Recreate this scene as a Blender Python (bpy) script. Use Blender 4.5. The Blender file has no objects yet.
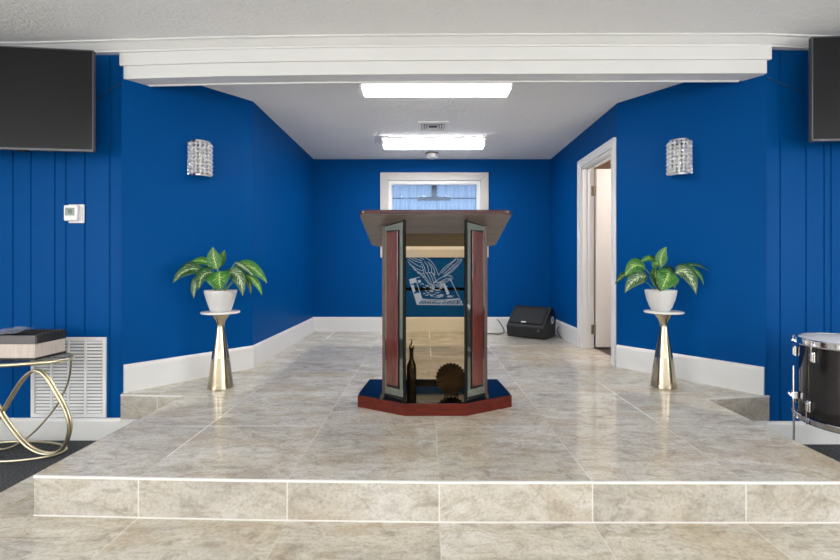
import bpy, bmesh, math, random
from mathutils import Vector, Matrix
random.seed(7)
S = bpy.context.scene
COL = S.collection
PI = math.pi
R = math.radians
CAMZ, PL, ST = 1.21, 0.33, 0.165      # eye height, stage top, step top
F, VX, VY = 440.0, 425.0, 265.0       # focal length in px and vanishing point (used to size things from measurements)

def P(px, py, Y):
    return Vector(((px - VX) * Y / F, Y, CAMZ + (VY - py) * Y / F))

# ------------------------------------------------------------------ materials
def nmat(name):
    m = bpy.data.materials.new(name); m.use_nodes = True
    nt = m.node_tree
    for n in list(nt.nodes):
        if n.type != 'OUTPUT_MATERIAL': nt.nodes.remove(n)
    out = [n for n in nt.nodes if n.type == 'OUTPUT_MATERIAL'][0]
    return m, nt, out
def N(nt, t, **kw):
    n = nt.nodes.new(t)
    for k, v in kw.items():
        if k in n.inputs: n.inputs[k].default_value = v
        else: setattr(n, k, v)
    return n
def LK(nt, a, b): nt.links.new(a, b)
def setin(n, **kw):
    for k, v in kw.items():
        n.inputs[k.replace('_', ' ')].default_value = v
def M_(nt, op, a, b=None, c=None):
    n = nt.nodes.new('ShaderNodeMath'); n.operation = op
    for i, v in enumerate((a, b, c)):
        if v is None: continue
        if isinstance(v, (int, float)): n.inputs[i].default_value = v
        else: nt.links.new(v, n.inputs[i])
    return n.outputs[0]
def mixc(nt, f, a, b, mode='MIX'):
    n = nt.nodes.new('ShaderNodeMix'); n.data_type = 'RGBA'; n.blend_type = mode
    for sock, v in ((n.inputs[0], f), (n.inputs[6], a), (n.inputs[7], b)):
        if isinstance(v, (int, float)): sock.default_value = v
        elif isinstance(v, tuple): sock.default_value = v if len(v) == 4 else (*v, 1)
        else: nt.links.new(v, sock)
    return n.outputs[2]
def noise(nt, vec, scale, detail=4, rough=.55, dist=0):
    n = nt.nodes.new('ShaderNodeTexNoise')
    n.inputs['Scale'].default_value = scale; n.inputs['Detail'].default_value = detail
    n.inputs['Roughness'].default_value = rough; n.inputs['Distortion'].default_value = dist
    if vec is not None: nt.links.new(vec, n.inputs['Vector'])
    return n.outputs['Fac']
def ramp(nt, f, stops):
    n = nt.nodes.new('ShaderNodeValToRGB')
    cr = n.color_ramp
    while len(cr.elements) < len(stops): cr.elements.new(.5)
    for e, (p, c) in zip(cr.elements, stops):
        e.position = p; e.color = (*c, 1) if len(c) == 3 else c
    nt.links.new(f, n.inputs[0])
    return n.outputs[0]
def pbsdf(nt, out, color=None, rough=.5, metal=0, spec=.5, **kw):
    b = nt.nodes.new('ShaderNodeBsdfPrincipled')
    if color is not None:
        if isinstance(color, tuple): b.inputs['Base Color'].default_value = (*color, 1)
        else: nt.links.new(color, b.inputs['Base Color'])
    if isinstance(rough, (int, float)): b.inputs['Roughness'].default_value = rough
    else: nt.links.new(rough, b.inputs['Roughness'])
    b.inputs['Metallic'].default_value = metal
    b.inputs['Specular IOR Level'].default_value = spec
    for k, v in kw.items(): b.inputs[k.replace('_', ' ')].default_value = v
    nt.links.new(b.outputs[0], out.inputs[0])
    return b
def bump(nt, b, h, strength=.2, dist=.01):
    n = nt.nodes.new('ShaderNodeBump'); n.inputs['Strength'].default_value = strength
    n.inputs['Distance'].default_value = dist
    nt.links.new(h, n.inputs['Height']); nt.links.new(n.outputs[0], b.inputs['Normal'])
def pos(nt): return nt.nodes.new('ShaderNodeNewGeometry').outputs['Position']
def objc(nt): return nt.nodes.new('ShaderNodeTexCoord').outputs['Object']

def simple(name, color, rough=.5, metal=0, spec=.5, bumpscale=None, bstr=.1, vary=0, vscale=6, **kw):
    m, nt, out = nmat(name)
    c = color
    if vary:
        v = objc(nt)
        f = noise(nt, v, vscale, 3)
        c = mixc(nt, f, tuple(x * (1 - vary) for x in color), tuple(min(1, x * (1 + vary)) for x in color))
    b = pbsdf(nt, out, c, rough, metal, spec, **kw)
    if bumpscale: bump(nt, b, noise(nt, objc(nt), bumpscale, 2), bstr, .004)
    return m
def emit(name, color, strength):
    m, nt, out = nmat(name)
    e = N(nt, 'ShaderNodeEmission'); e.inputs[0].default_value = (*color, 1); e.inputs[1].default_value = strength
    LK(nt, e.outputs[0], out.inputs[0]); return m

TILE = .6215
def tile_mat(name, riser=False, tint=(1, 1, 1), y0=2.404):
    m, nt, out = nmat(name)
    p = pos(nt)
    sx = N(nt, 'ShaderNodeSeparateXYZ'); LK(nt, p, sx.inputs[0])
    X, Y, Z = sx.outputs
    tx = M_(nt, 'DIVIDE', M_(nt, 'SUBTRACT', X, .058), TILE)
    ty = M_(nt, 'DIVIDE', M_(nt, 'SUBTRACT', Y, y0), TILE)
    if riser: ty = M_(nt, 'MULTIPLY', Z, 0.0)
    ix = M_(nt, 'FLOOR', tx); iy = M_(nt, 'FLOOR', ty)
    def edge(t):
        f = M_(nt, 'FRACT', t)
        return M_(nt, 'MULTIPLY', M_(nt, 'MINIMUM', f, M_(nt, 'SUBTRACT', 1, f)), TILE)
    ex = edge(tx)
    gx = M_(nt, 'LESS_THAN', ex, .0032)
    if riser: g = gx
    else:
        ey = edge(ty)
        gy = M_(nt, 'LESS_THAN', ey, .0032)
        g = M_(nt, 'MAXIMUM', gx, gy)
    # each tile its own slab of stone
    cv = N(nt, 'ShaderNodeCombineXYZ'); LK(nt, ix, cv.inputs[0]); LK(nt, iy, cv.inputs[1])
    if riser: cv.inputs[2].default_value = 5
    wn = N(nt, 'ShaderNodeTexWhiteNoise'); wn.noise_dimensions = '3D'; LK(nt, cv.outputs[0], wn.inputs[0])
    off = N(nt, 'ShaderNodeVectorMath'); off.operation = 'MULTIPLY_ADD'
    LK(nt, wn.outputs['Color'], off.inputs[0]); off.inputs[1].default_value = (9, 9, 9); LK(nt, p, off.inputs[2])
    vt = N(nt, 'ShaderNodeMapping'); LK(nt, off.outputs[0], vt.inputs[0])
    vt.inputs['Rotation'].default_value = (0.3, .2, R(38)); vt.inputs['Scale'].default_value = (1.0, 2.3, 1.6)
    v = vt.outputs[0]
    n1 = noise(nt, v, 1.9, 6, .58, .9)
    n2 = noise(nt, v, 6.0, 7, .62, 1.6)
    n3 = noise(nt, v, 26, 6, .7, .4)
    c1 = ramp(nt, n1, [(.32, (.30, .265, .22)), (.43, (.50, .465, .41)), (.53, (.57, .52, .44)), (.60, (.66, .63, .58)), (.70, (.74, .72, .68))])
    c2 = ramp(nt, n2, [(.30, (.20, .165, .12)), (.40, (.43, .38, .31)), (.50, (.60, .555, .49)), (.66, (.68, .65, .60))])
    c = mixc(nt, .5, c1, c2)
    n6 = noise(nt, v, 1.3, 5, .6, 1.2)
    c = mixc(nt, ramp(nt, n6, [(.50, (0, 0, 0)), (.64, (.6, .6, .6))]), c, mixc(nt, n2, (.36, .285, .19), (.60, .50, .375)))
    n4 = noise(nt, v, 2.6, 3, .5, 1.8)
    vein = M_(nt, 'SUBTRACT', 1, M_(nt, 'MULTIPLY', M_(nt, 'ABSOLUTE', M_(nt, 'SUBTRACT', n4, .5)), 45))
    vein = M_(nt, 'MULTIPLY', M_(nt, 'MAXIMUM', vein, 0), M_(nt, 'MULTIPLY', n3, .55))
    c = mixc(nt, vein, c, (.23, .20, .155))
    n5 = noise(nt, p, 75, 3, .7)
    c = mixc(nt, 1.0, c, ramp(nt, n5, [(.3, (.80, .79, .77)), (.5, (1, 1, 1)), (.72, (1.1, 1.1, 1.1))]), 'MULTIPLY')
    pits = ramp(nt, n3, [(.26, (1, 1, 1)), (.40, (0, 0, 0))])
    c = mixc(nt, M_(nt, 'MULTIPLY', pits, .8), c, (.2, .17, .13))
    tone = M_(nt, 'MULTIPLY_ADD', wn.outputs['Value'], .10, .95)
    hs = N(nt, 'ShaderNodeHueSaturation'); LK(nt, c, hs.inputs['Color']); LK(nt, tone, hs.inputs['Value']); hs.inputs['Saturation'].default_value = 1.0
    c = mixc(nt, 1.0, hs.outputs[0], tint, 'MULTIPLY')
    gn = noise(nt, p, 1.1, 2)
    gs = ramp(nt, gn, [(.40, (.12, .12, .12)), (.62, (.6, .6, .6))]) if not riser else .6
    gf = M_(nt, 'MULTIPLY', g, gs)
    c = mixc(nt, gf, c, (.76, .73, .68))
    rg = M_(nt, 'MULTIPLY_ADD', n2, .10, .03 if not riser else .3)
    rg = M_(nt, 'MAXIMUM', rg, M_(nt, 'MULTIPLY', gf, .5))
    b = pbsdf(nt, out, c, rg, 0, .5)
    h = M_(nt, 'ADD', M_(nt, 'MULTIPLY', noise(nt, p, 3.5, 2), .3), M_(nt, 'MULTIPLY', g, -.3))
    bump(nt, b, h, .05, .01)
    return m

def paint(name, color, rough=.42, bstr=.05, spec=.5):
    m, nt, out = nmat(name)
    p = pos(nt)
    c = mixc(nt, noise(nt, p, 1.3, 3), tuple(x * .95 for x in color), tuple(min(1, x * 1.05) for x in color))
    b = pbsdf(nt, out, c, rough, 0, spec)
    bump(nt, b, noise(nt, p, 160, 2), bstr, .003)
    return m
def popcorn(name, color):
    m, nt, out = nmat(name)
    p = pos(nt)
    b = pbsdf(nt, out, color, .9, 0, .2)
    h = M_(nt, 'ADD', noise(nt, p, 55, 3, .6, .5), M_(nt, 'MULTIPLY', noise(nt, p, 25, 2), .6))
    bump(nt, b, h, .6, .012)
    return m
def wood(name, c0, c1, rough=.22, axis='Z', scale=1.0, coat=.3, spec=.5):
    m, nt, out = nmat(name)
    v = objc(nt)
    mp = N(nt, 'ShaderNodeMapping'); LK(nt, v, mp.inputs[0])
    sc = {'Z': (26, 26, 2.2), 'X': (2.2, 26, 26), 'Y': (26, 2.2, 26)}[axis]
    mp.inputs['Scale'].default_value = tuple(s * scale for s in sc)
    n1 = noise(nt, mp.outputs[0], 1.0, 6, .65, 1.2)
    n2 = noise(nt, mp.outputs[0], 5.0, 3, .6, .2)
    f = M_(nt, 'MULTIPLY_ADD', n2, .35, M_(nt, 'MULTIPLY', n1, .7))
    c = ramp(nt, f, [(.33, c0), (.68, c1)])
    b = pbsdf(nt, out, c, rough, 0, spec)
    b.inputs['Coat Weight'].default_value = coat; b.inputs['Coat Roughness'].default_value = .08
    bump(nt, b, n2, .06, .003)
    return m
def thin_glass(name, tint, refl_rough=.02, refl=1.0):
    m, nt, out = nmat(name)
    t = N(nt, 'ShaderNodeBsdfTransparent'); t.inputs[0].default_value = (*tint, 1)
    g = N(nt, 'ShaderNodeBsdfGlossy'); g.inputs['Roughness'].default_value = refl_rough
    fr = N(nt, 'ShaderNodeFresnel'); fr.inputs[0].default_value = 1.45
    mx = N(nt, 'ShaderNodeMixShader')
    LK(nt, M_(nt, 'MULTIPLY', fr.outputs[0], refl), mx.inputs[0]); LK(nt, t.outputs[0], mx.inputs[1]); LK(nt, g.outputs[0], mx.inputs[2])
    LK(nt, mx.outputs[0], out.inputs[0])
    return m
def carpet(name):
    m, nt, out = nmat(name)
    p = pos(nt)
    c = ramp(nt, noise(nt, p, 130, 3, .7), [(.35, (.018, .019, .021)), (.5, (.075, .078, .084)), (.68, (.20, .205, .21))])
    b = pbsdf(nt, out, c, .95, 0, .1)
    bump(nt, b, noise(nt, p, 150, 2), .8, .01)
    return m
def leaf_mat(name, green, pale, amount):
    m, nt, out = nmat(name)
    uv = nt.nodes.new('ShaderNodeUVMap')
    s = N(nt, 'ShaderNodeSeparateXYZ'); LK(nt, uv.outputs[0], s.inputs[0])
    u = M_(nt, 'ABSOLUTE', M_(nt, 'SUBTRACT', s.outputs[0], .5))   # 0 mid .5 edge
    vv = s.outputs[1]
    t = M_(nt, 'SUBTRACT', M_(nt, 'MULTIPLY', vv, 7.0), M_(nt, 'MULTIPLY', u, 5.0))
    st = M_(nt, 'SINE', M_(nt, 'MULTIPLY', t, 6.283))
    nz = noise(nt, objc(nt), 38, 3, .6)
    inner = M_(nt, 'SUBTRACT', amount, M_(nt, 'MULTIPLY', u, 2.2))
    f = M_(nt, 'ADD', M_(nt, 'ADD', M_(nt, 'MULTIPLY', st, .35), inner), M_(nt, 'MULTIPLY', M_(nt, 'SUBTRACT', nz, .5), 2.4))
    f = M_(nt, 'MINIMUM', M_(nt, 'MAXIMUM', f, 0), 1)
    c = mixc(nt, f, green, pale)
    mid = M_(nt, 'LESS_THAN', u, .03)
    c = mixc(nt, M_(nt, 'MULTIPLY', mid, .7), c, (.45, .62, .22))
    b = pbsdf(nt, out, c, .32, 0, .5)
    bump(nt, b, st, .25, .003)
    return m

BLUE = (.0, .066, .255)
MT = {}
MT['blue'] = paint('blue_wall_paint', BLUE, .45, .05, .04)
MT['blue_panel'] = paint('blue_panel_paint', BLUE, .42, .05, .05)
MT['white'] = paint('white_trim_paint', (.74, .74, .73), .38, .02)
MT['ceil'] = popcorn('textured_ceiling', (.84, .84, .84))
MT['hall'] = paint('hall_wall_paint', (.80, .80, .80), .6)
MT['tile'] = tile_mat('stone_tile', False, (.985, .985, .955))
MT['riser'] = tile_mat('stone_riser', True, (.81, .815, .81))  # same stone as the treads, darkened against strong light on upright faces
MT['tile_step'] = tile_mat('stone_tile_step', False, (.92, .925, .90), 1.218)
MT['edge'] = simple('white_edge_strip', (.70, .685, .655), .4)
MT['carpet'] = carpet('charcoal_carpet')
MT['tan'] = paint('tan_room_paint', (.62, .47, .34), .7)
MT['door'] = simple('door_paint', (.78, .76, .73), .45, vary=.03, vscale=2)
MT['brass_hinge'] = simple('brass_hinge', (.36, .30, .20), .35, .9)
MT['mahog'] = wood('red_mahogany', (.045, .007, .004), (.125, .017, .009), .30, 'X', coat=.03, spec=.14)
MT['mahog_v'] = wood('red_mahogany_upright', (.045, .009, .008), (.15, .030, .022), .16, 'Z', coat=.7)
MT['veneer'] = wood('brown_veneer', (.075, .055, .048), (.17, .135, .122), .4, 'X', .8, coat=.1)
MT['dark_edge'] = simple('dark_red_edge', (.05, .012, .014), .25)
MT['side_wood'] = wood('dark_side_wood', (.035, .016, .013), (.085, .038, .03), .3, 'Z')
MT['black_gloss'] = simple('black_gloss', (.005, .006, .010), .05, 0, .34)
MT['black'] = simple('black_plastic', (.008, .008, .009), .4, 0, .12)
MT['bevel'] = simple('bevelled_mirror', (.26, .30, .26), .06, .95)
MT['bevel_dark'] = simple('dark_mirror', (.09, .095, .09), .08, .95)
MT['glass'] = thin_glass('tinted_glass', (.85, .76, .61), .02, .07)
MT['clear'] = thin_glass('clear_glass', (.97, .98, .97), .02, .4)
MT['etch'] = simple('frosted_etching', (.21, .235, .27), .6)
MT['bottle'] = simple('black_bottle_glass', (.003, .0035, .003), .05, 0, .3)
MT['steel'] = simple('steel', (.62, .62, .62), .2, 1)
MT['chrome'] = simple('chrome', (.82, .82, .84), .08, 1)
MT['bronze'] = simple('dark_bronze', (.020, .013, .009), .4, .1, .25, vary=.3, vscale=30)
MT['cab'] = simple('black_cabinet', (.010, .010, .011), .55, bumpscale=220, bstr=.3)
MT['grille'] = simple('speaker_grille', (.022, .022, .023), .5, .4, bumpscale=400, bstr=.6)
MT['cable'] = simple('cable_rubber', (.012, .012, .012), .5)
MT['blueline'] = simple('dark_blue_line', (.004, .035, .13), .45)
MT['gold'] = simple('brushed_gold', (.52, .455, .33), .2, 1, vary=.06, vscale=15)
MT['goldloop'] = simple('champagne_gold', (.74, .66, .46), .28, 1)
MT['marble'] = simple('white_marble', (.78, .76, .72), .18, vary=.10, vscale=14)
MT['pot'] = simple('speckled_white_ceramic', (.60, .59, .585), .5, bumpscale=60, bstr=.25, vary=.05, vscale=50)
MT['soil'] = simple('dark_soil', (.02, .015, .01), .95)
MT['stem'] = simple('plant_stem', (.16, .30, .08), .5)
MT['leaf_a'] = leaf_mat('leaf_deep', (.012, .068, .014), (.46, .56, .30), .26)
MT['leaf_b'] = leaf_mat('leaf_bright', (.032, .15, .020), (.36, .54, .12), .34)
MT['leaf_c'] = leaf_mat('leaf_pale', (.03, .10, .025), (.60, .64, .48), .48)
MT['tvscreen'] = simple('tv_screen', (.012, .0125, .0145), .28, 0, .22)
MT['tvbezel'] = simple('tv_bezel', (.05, .05, .053), .35)
MT['plastic'] = simple('white_plastic', (.80, .80, .80), .4)
MT['lcd'] = simple('grey_lcd', (.27, .31, .27), .3)
MT['lcddig'] = simple('lcd_digit', (.05, .07, .05), .5)
MT['vent'] = simple('vent_white', (.66, .66, .66), .45)
MT['ventdark'] = simple('vent_shadow', (.06, .06, .06), .8)
MT['bulb'] = emit('tube_lens', (1, 1, 1), 27)
MT['bulb_side'] = emit('lens_side', (1, 1, 1), 1.2)
MT['bulb_hall_fill'] = emit('hall_fill_lens', (1.0, .99, .97), 11)
MT['crystal'] = None
MT['skin_drum'] = simple('drum_head', (.74, .75, .77), .55)
MT['drum'] = simple('black_drum_wrap', (.012, .011, .012), .09, 0, .6)
MT['cream'] = wood('cream_box_side', (.50, .42, .36), (.66, .58, .52), .55, 'Z', 2.0, 0)
MT['boxdark'] = simple('dark_box_trim', (.028, .024, .022), .3)
MT['boxgrey'] = simple('grey_box_rim', (.13, .12, .12), .3)
def film():
    m, nt, out = nmat('clear_film')
    t = N(nt, 'ShaderNodeBsdfTransparent'); t.inputs[0].default_value = (.95, .96, .97, 1)
    b = N(nt, 'ShaderNodeBsdfPrincipled'); b.inputs['Base Color'].default_value = (.6, .62, .66, 1); b.inputs['Roughness'].default_value = .2
    mx = N(nt, 'ShaderNodeMixShader'); mx.inputs[0].default_value = .28
    LK(nt, t.outputs[0], mx.inputs[1]); LK(nt, b.outputs[0], mx.inputs[2]); LK(nt, mx.outputs[0], out.inputs[0]); return m
MT['clearfilm'] = film()
MT['framewood'] = simple('pale_window_casing', (.52, .50, .485), .45, vary=.06, vscale=20)
MT['detbase'] = simple('detector_base', (.17, .15, .14), .5)  # base ring coloured dark to stand for the shading above the dome

def crystal_mat():
    m, nt, out = nmat('cut_crystal')
    b = pbsdf(nt, out, (.86, .87, .90), .04, .55, .8)
    return m
MT['crystal'] = crystal_mat()
def sheer():
    m, nt, out = nmat('sheer_curtain')
    v = objc(nt)
    d = N(nt, 'ShaderNodeBsdfDiffuse'); d.inputs[0].default_value = (.55, .66, .80, 1)
    t = N(nt, 'ShaderNodeBsdfTranslucent'); t.inputs[0].default_value = (.62, .75, .92, 1)
    tr = N(nt, 'ShaderNodeBsdfTransparent'); tr.inputs[0].default_value = (.8, .87, .95, 1)
    m1 = N(nt, 'ShaderNodeMixShader'); m1.inputs[0].default_value = .6
    LK(nt, d.outputs[0], m1.inputs[1]); LK(nt, t.outputs[0], m1.inputs[2])
    m2 = N(nt, 'ShaderNodeMixShader'); m2.inputs[0].default_value = .42
    LK(nt, m1.outputs[0], m2.inputs[1]); LK(nt, tr.outputs[0], m2.inputs[2])
    LK(nt, m2.outputs[0], out.inputs[0]); return m
MT['sheer'] = sheer()

# ------------------------------------------------------------------ mesh helpers
def B(): return bmesh.new()
def box(bm, x0, x1, y0, y1, z0, z1):
    v = [bm.verts.new(c) for c in ((x0,y0,z0),(x1,y0,z0),(x1,y1,z0),(x0,y1,z0),(x0,y0,z1),(x1,y0,z1),(x1,y1,z1),(x0,y1,z1))]
    for f in ((3,2,1,0),(4,5,6,7),(0,1,5,4),(1,2,6,5),(2,3,7,6),(3,0,4,7)): bm.faces.new([v[i] for i in f])
    return bm
def obox(bm, c, ax, ay, az):
    """box from centre and half-axis vectors"""
    c, ax, ay, az = map(Vector, (c, ax, ay, az))
    v = [bm.verts.new(c + sx*ax + sy*ay + sz*az) for sz in (-1,1) for sx, sy in ((-1,-1),(1,-1),(1,1),(-1,1))]
    for f in ((3,2,1,0),(4,5,6,7),(0,1,5,4),(1,2,6,5),(2,3,7,6),(3,0,4,7)): bm.faces.new([v[i] for i in f])
    return bm
def prism(bm, pts, z0, z1):
    """plan polygon extruded up"""
    a = [bm.verts.new((p[0], p[1], z0)) for p in pts]; b = [bm.verts.new((p[0], p[1], z1)) for p in pts]
    n = len(pts)
    bm.faces.new(a[::-1]); bm.faces.new(b)
    for i in range(n): bm.faces.new((a[i], a[(i+1) % n], b[(i+1) % n], b[i]))
    return bm
def loft(bm, rings, caps=True, closed_ring=True, closed_path=False):
    vs = [[bm.verts.new(p) for p in r] for r in rings]
    n = len(rings[0]); k = len(rings)
    for i in range(k if closed_path else k - 1):
        a, b = vs[i], vs[(i+1) % k]
        for j in range(n if closed_ring else n - 1):
            j2 = (j+1) % n
            bm.faces.new((a[j], a[j2], b[j2], b[j]))
    if caps and closed_ring and not closed_path:
        bm.faces.new(vs[0][::-1]); bm.faces.new(vs[-1])
    return bm
def lathe(bm, prof, seg=48, c=(0,0,0), caps=True):
    rings = [[(c[0]+r*math.cos(2*PI*j/seg), c[1]+r*math.sin(2*PI*j/seg), c[2]+z) for j in range(seg)] for r, z in prof]
    return loft(bm, rings, caps)
def spline(pts, n=8, closed=False):
    pts = [Vector(p) for p in pts]; out = []
    k = len(pts)
    rng = range(k) if closed else range(k - 1)
    for i in rng:
        if closed: p0, p1, p2, p3 = pts[i-1], pts[i], pts[(i+1) % k], pts[(i+2) % k]
        else: p0, p1, p2, p3 = pts[max(i-1,0)], pts[i], pts[i+1], pts[min(i+2,k-1)]
        for j in range(n):
            t = j / n
            out.append(.5*((2*p1)+(-p0+p2)*t+(2*p0-5*p1+4*p2-p3)*t*t+(-p0+3*p1-3*p2+p3)*t**3))
    if not closed: out.append(pts[-1])
    return out
def tube(bm, pts, r, seg=10, closed=False, r_end=None):
    pts = [Vector(p) for p in pts]; k = len(pts); rings = []; up = None
    for i, p in enumerate(pts):
        d = (pts[(i+1) % k] - pts[i-1]) if closed else (pts[min(i+1,k-1)] - pts[max(i-1,0)])
        d.normalize()
        if up is None:
            up = Vector((0,0,1)) if abs(d.z) < .9 else Vector((0,1,0))
        up = (up - d * up.dot(d))
        if up.length < 1e-5: up = d.orthogonal()
        up.normalize()
        s = d.cross(up)
        rr = r if r_end is None else r + (r_end - r) * i / (k - 1)
        rings.append([p + rr*(math.cos(2*PI*j/seg)*s + math.sin(2*PI*j/seg)*up) for j in range(seg)])
    return loft(bm, rings, True, True, closed)
def extr(bm, prof, path):
    """sweep a profile of (out, z) along a plan path; out is measured to the right-hand side (towards -Y for a +X path)"""
    rings = []
    k = len(path)
    for i, p in enumerate(path):
        a = Vector(path[max(i-1,0)]); b = Vector(path[min(i+1,k-1)])
        d = (b - a).normalized(); n = Vector((d.y, -d.x))
        rings.append([(p[0]+n.x*o, p[1]+n.y*o, z) for o, z in prof])
    return loft(bm, rings)
def obj(name, bm, mat, parent=None, bevel=0, smooth=None, loc=None, kind=None, seg=2):
    bmesh.ops.recalc_face_normals(bm, faces=bm.faces)
    me = bpy.data.meshes.new(name); bm.to_mesh(me); bm.free()
    if mat is not None: me.materials.append(mat)
    if smooth is not None:
        me.shade_smooth(); me.set_sharp_from_angle(angle=R(smooth))
    o = bpy.data.objects.new(name, me); COL.objects.link(o)
    if parent is not None: o.parent = parent
    if loc is not None: o.location = loc
    if bevel:
        md = o.modifiers.new('bevel', 'BEVEL'); md.width = bevel; md.segments = seg; md.limit_method = 'ANGLE'; md.angle_limit = R(40)
    if kind: o['kind'] = kind
    return o
def struct(name, bm, mat, parent=None, **kw):
    return obj(name, bm, mat, parent, kind=None if parent else 'structure', **kw)
def tag(o, label, cat, group=None):
    o['label'] = label; o['category'] = cat
    if group: o['group'] = group
    return o
def thing(name, label, cat, loc=(0,0,0), rotz=0, group=None):
    o = bpy.data.objects.new(name, None); COL.objects.link(o)
    o.empty_display_size = .05
    o.location = loc; o.rotation_euler = (0,0,rotz)
    return tag(o, label, cat, group)
def dup(root, loc, rotz=0, label=None, group=None):
    def cp(o, par):
        c = o.copy(); COL.objects.link(c); c.parent = par
        for ch in o.children: cp(ch, c)
        return c
    r = cp(root, None); r.location = loc; r.rotation_euler = (0,0,rotz)
    if label: r['label'] = label
    if group: r['group'] = group
    return r

# ------------------------------------------------------------------ the room
CE, AC = 2.72, 2.612            # hall ceiling, alcove ceiling
XL, XR = -1.475, 1.664         # alcove side walls
NL, NR = (-1.475, 3.77), (1.664, 3.81)
DL, DR = (-2.09, 3.03), (2.30, 2.965)
YB = 5.83
WL, WR = 3.05, 2.985           # panelled walls
HX0, HX1, HY = -4.7, 5.0, -5.5

struct('floor', box(B(), HX0, HX1, .9, 3.2, -.1, 0), MT['carpet'])
struct('floor_hall', box(B(), HX0, HX1, HY, .9, -.1, 0), MT['tile'])  # unseen rear floor, made pale to bounce light up to the ceiling
struct('ceiling_hall', box(B(), HX0, HX1, HY, 3.2, CE, CE+.1), MT['ceil'])
struct('ceiling_alcove', prism(B(), [(-2.15,3.07),(-2.0,3.03),(2.2,3.03),(2.35,3.0),(2.42,3.2),(1.80,3.9),(1.80,YB+.1),(-1.6,YB+.1),(-1.6,3.9),(-2.25,3.2)], AC, AC+.10), MT['ceil'])

# stage
plan = [(-1.632,1.836),(-.75,1.803),(.06,1.786),(1.85,1.782),(1.85,2.895),(2.315,2.958),(2.315,3.05),(1.72,3.85),(1.66,3.85),(XR+.13,3.85),(XR+.13,YB),(XL-.02,YB),(XL-.02,3.80),(-2.10,3.06),(-2.065,2.985),(-1.632,2.957)]
bm = prism(B(), plan, ST, PL)
stg = struct('stage_platform', bm, MT['tile'])
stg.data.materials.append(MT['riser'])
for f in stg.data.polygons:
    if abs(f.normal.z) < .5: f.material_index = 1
EDG = [(-.001, PL-.010), (.003, PL-.008), (.004, PL-.002), (.002, PL+.0015), (-.006, PL+.0015)]
struct('trim_1', extr(B(), EDG, [(-1.632,1.836),(-.75,1.803),(.06,1.786),(1.85,1.782)]), MT['edge'])
struct('trim_2', extr(B(), EDG, [(-2.065,2.985),(-1.632,2.957)]), MT['edge'])
struct('trim_3', extr(B(), EDG, [(1.85,2.895),(2.315,2.958)]), MT['edge'])
struct('trim_4', box(B(), -1.607, 1.85, 1.0, 1.1, .0, .001) if False else extr(B(), [(-.001,ST),(.005,ST),(.005,ST+.004),(-.001,ST+.004)], [(-1.632,1.836),(-.75,1.803),(.06,1.786),(1.85,1.782)]), MT['edge'])
bm = prism(B(), [(-1.95,1.15),(1.9,1.15),(1.9,2.85),(-1.95,2.95)], 0, ST-.0005)
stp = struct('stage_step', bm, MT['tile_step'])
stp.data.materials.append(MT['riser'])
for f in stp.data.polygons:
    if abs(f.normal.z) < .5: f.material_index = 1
struct('stage_base', prism(B(), [(-2.08,3.0),(-1.95,2.99),(-1.3,2.95),(1.6,2.9),(1.85,2.91),(2.31,2.97),(2.31,3.2),(-2.08,3.2)], 0, ST-.0004), MT['white'])

# panelled front walls: V grooves in plan
def panelwall(name, x0, x1, Y, grooves):
    pts = [(x0, Y)]
    for g in sorted(grooves):
        pts += [(g-.006, Y), (g-.003, Y+.007), (g+.003, Y+.007), (g+.006, Y)]
    pts += [(x1, Y), (x1, Y+.12), (x0, Y+.12)]
    return struct(name, prism(B(), pts, 0, CE), MT['blue_panel'])
gl = [(px - VX) * WL / F for px in (110, 85, 66, 55, 31, 13, -4, -30, -42, -70, -88, -105, -130, -150, -160, -186, -205)]
gr = [(px - VX) * WR / F for px in (780, 806, 824, 831, 852, 870, 882, 905, 925, 933, 960, 980, 1000, 1025, 1045, 1060, 1085, 1110, 1130)]
panelwall('wall_front_left', HX0, DL[0], WL, gl)
panelwall('wall_front_right', DR[0], HX1, WR, gr)
# angled walls and alcove walls (each a prism on the stage)
struct('wall_angled_left', prism(B(), [NL, (DL[0]+.0, DL[1]), (DL[0]-.0, DL[1]+.14), (NL[0]-.12, NL[1]+.02)], PL, AC), MT['blue'])
struct('wall_angled_right', prism(B(), [DR, NR, (NR[0]+.11, NR[1]-.0), (DR[0]+.05, DR[1]+.10)], PL, AC), MT['blue'])
struct('wall_alcove_left', box(B(), XL-.12, XL, NL[1], YB, PL, AC), MT['blue'])
DY0, DY1, DTOP = 3.90, 4.665, PL+1.915       # door opening
bm = box(B(), XR, XR+.12, DY1, YB, PL, AC); box(bm, XR, XR+.12, DY0, DY1, DTOP, AC); box(bm, XR, XR+.12, NR[1], DY0, PL, AC)
struct('wall_alcove_right', bm, MT['blue'])
WX0, WX1, WZ0, WZ1 = -.487, .735, CAMZ+.205, CAMZ+1.118     # window opening
bm = box(B(), XL-.12, WX0, YB, YB+.12, PL, AC); box(bm, WX1, XR+.12, YB, YB+.12, PL, AC)
box(bm, WX0, WX1, YB, YB+.12, PL, WZ0); box(bm, WX0, WX1, YB, YB+.12, WZ1, AC)
struct('wall_back', bm, MT['blue'])
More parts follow.
